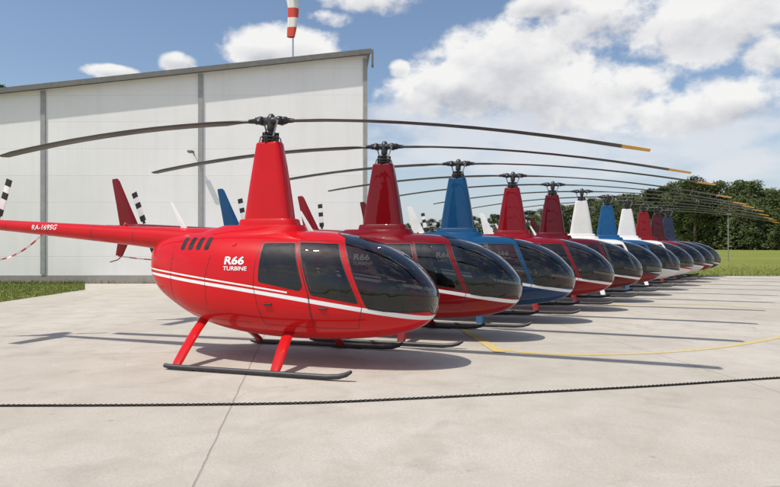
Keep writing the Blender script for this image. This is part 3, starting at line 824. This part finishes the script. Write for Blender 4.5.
def field(pv):
    n=t.noise(pv,8,9,.60,.15)
    n2=t.noise(pv,20,4,.55)
    bil=t.m('ABSOLUTE',t.m('SUBTRACT',n2,.5))
    return t.m('ADD',t.m('MULTIPLY',t.m('SUBTRACT',n,.5),3.4),t.m('SUBTRACT',.10,t.m('MULTIPLY',bil,1.9)))
f1=field(cvec((0,0,0))); f2=field(cvec((-.016,-.0,.045)))
CL=[(505,66,84,40,.8),(448,96,52,26,.3),(580,98,70,34,.2),(610,20,66,24,.6),(695,22,88,36,.5),(545,6,40,10,1),(705,108,84,24,.5),(768,98,44,26,.5),(775,55,32,22,.8),(640,80,40,18,.3),(288,44,52,19,1),(258,50,28,14,1),(372,0,60,13,1),(330,18,24,8,1),(178,62,18,8,1),(112,72,24,6,1),(400,68,10,8,1),(850,50,50,80,1)]
M_=None; rel=None
for cx,cy,hx,hy,_ in CL:
    a=math.atan((cx-390)/F_); e=math.atan((245-cy)/F_*math.cos(a)); sa=hx/F_*math.cos(a)**2; se=hy/F_*math.cos(a); kk=1.2
    q1=t.m('DIVIDE',t.m('SUBTRACT',az,a),sa*kk); q2=t.m('DIVIDE',t.m('SUBTRACT',el,e),se*kk)
    d=t.m('ADD',t.m('MULTIPLY',q1,q1),t.m('MULTIPLY',q2,q2)); mm=t.m('SUBTRACT',1.0,d)
    wgt=t.m('MAXIMUM',mm,0.0)
    # height inside the cloud, used for grey undersides
    rr=t.m('MULTIPLY',wgt,q2)
    M_=mm if M_ is None else t.m('MAXIMUM',M_,mm)
    rel=rr if rel is None else t.m('ADD',rel,rr)
n0=t.noise(cvec((0,0,0)),2.2,3,.5)
gen=t.m('MULTIPLY_ADD',t.m('SUBTRACT',n0,.53),4.0,0.0)
gen=t.m('ADD',gen,t.mr(t.m('ABSOLUTE',az),.85,.68,0,-2.0))
M_=t.m('MAXIMUM',t.m('MAXIMUM',M_,-1.6),gen)
dens=t.m('ADD',M_,f1)
alpha=t.mr(dens,-.10,.75,0,1,True)
lit=t.m('MULTIPLY_ADD',t.m('SUBTRACT',f1,f2),.42,.80,clamp=True)
lit=t.m('ADD',lit,t.m('MULTIPLY',rel,.85))
nsh=t.noise(cvec((.3,.1,.2)),5,4,.5)
lit=t.m('ADD',lit,t.mr(nsh,.35,.65,-.18,.18))
lit=t.m('SUBTRACT',lit,t.mr(dens,.7,2.0,0,.25),clamp=True)
ccol=t.mix(lit,(4.7,4.9,5.5),(9.4,9.3,9.15))
def blobs(CL,kk):
    M_=None
    for cx,cy,hx,hy in CL:
        a=math.atan((cx-390)/F_); e=math.atan((245-cy)/F_*math.cos(a)); sa=hx/F_*math.cos(a)**2; se=hy/F_*math.cos(a)
        q1=t.m('DIVIDE',t.m('SUBTRACT',az,a),sa*kk); q2=t.m('DIVIDE',t.m('SUBTRACT',el,e),se*kk)
        mm=t.m('SUBTRACT',1.0,t.m('ADD',t.m('MULTIPLY',q1,q1),t.m('MULTIPLY',q2,q2)))
        M_=mm if M_ is None else t.m('MAXIMUM',M_,mm)
    return M_
LOW=blobs([(470,138,120,26),(600,150,170,26),(760,165,80,24),(690,138,90,18),(420,120,50,18)],1.25)
nl=t.new('ShaderNodeMapping'); nl.inputs['Scale'].default_value=(1,1,2.6); t.L.new(vec,nl.inputs[0]); nlo=t.noise(nl.outputs[0],8,7,.55)
low=t.mr(t.m('ADD',t.m('MAXIMUM',LOW,-1.0),t.m('MULTIPLY',t.m('SUBTRACT',nlo,.5),3.0)),-.1,1.0,0,.75,True)
hz=t.mr(el,.0,.24,1,0,True)
br=t.new('ShaderNodeVectorMath',operation='SCALE'); br.inputs['Scale'].default_value=1.35; t.L.new(sky.outputs[0],br.inputs[0])
skyc=t.mix(t.m('MULTIPLY',hz,.60),br.outputs[0],(6.4,7.0,7.9))
skyc=t.mix(low,skyc,(7.9,8.0,8.3))
fin=t.mix(t.m('MULTIPLY',alpha,.96),skyc,ccol)
t.L.new(fin,bg.inputs[0])
# ------------------------------------------------------------------ camera
cam=bpy.data.cameras.new('camera'); co=bpy.data.objects.new('camera',cam); link(co); scene.camera=co
cam.sensor_width=36; cam.lens=36*F_/780; cam.clip_end=6000; cam.clip_start=.05
co.location=(0,0,H+.004); co.rotation_euler=(math.radians(90+.14),0,0)
scene.view_settings.view_transform='Standard'; scene.view_settings.look='None'; scene.view_settings.exposure=0
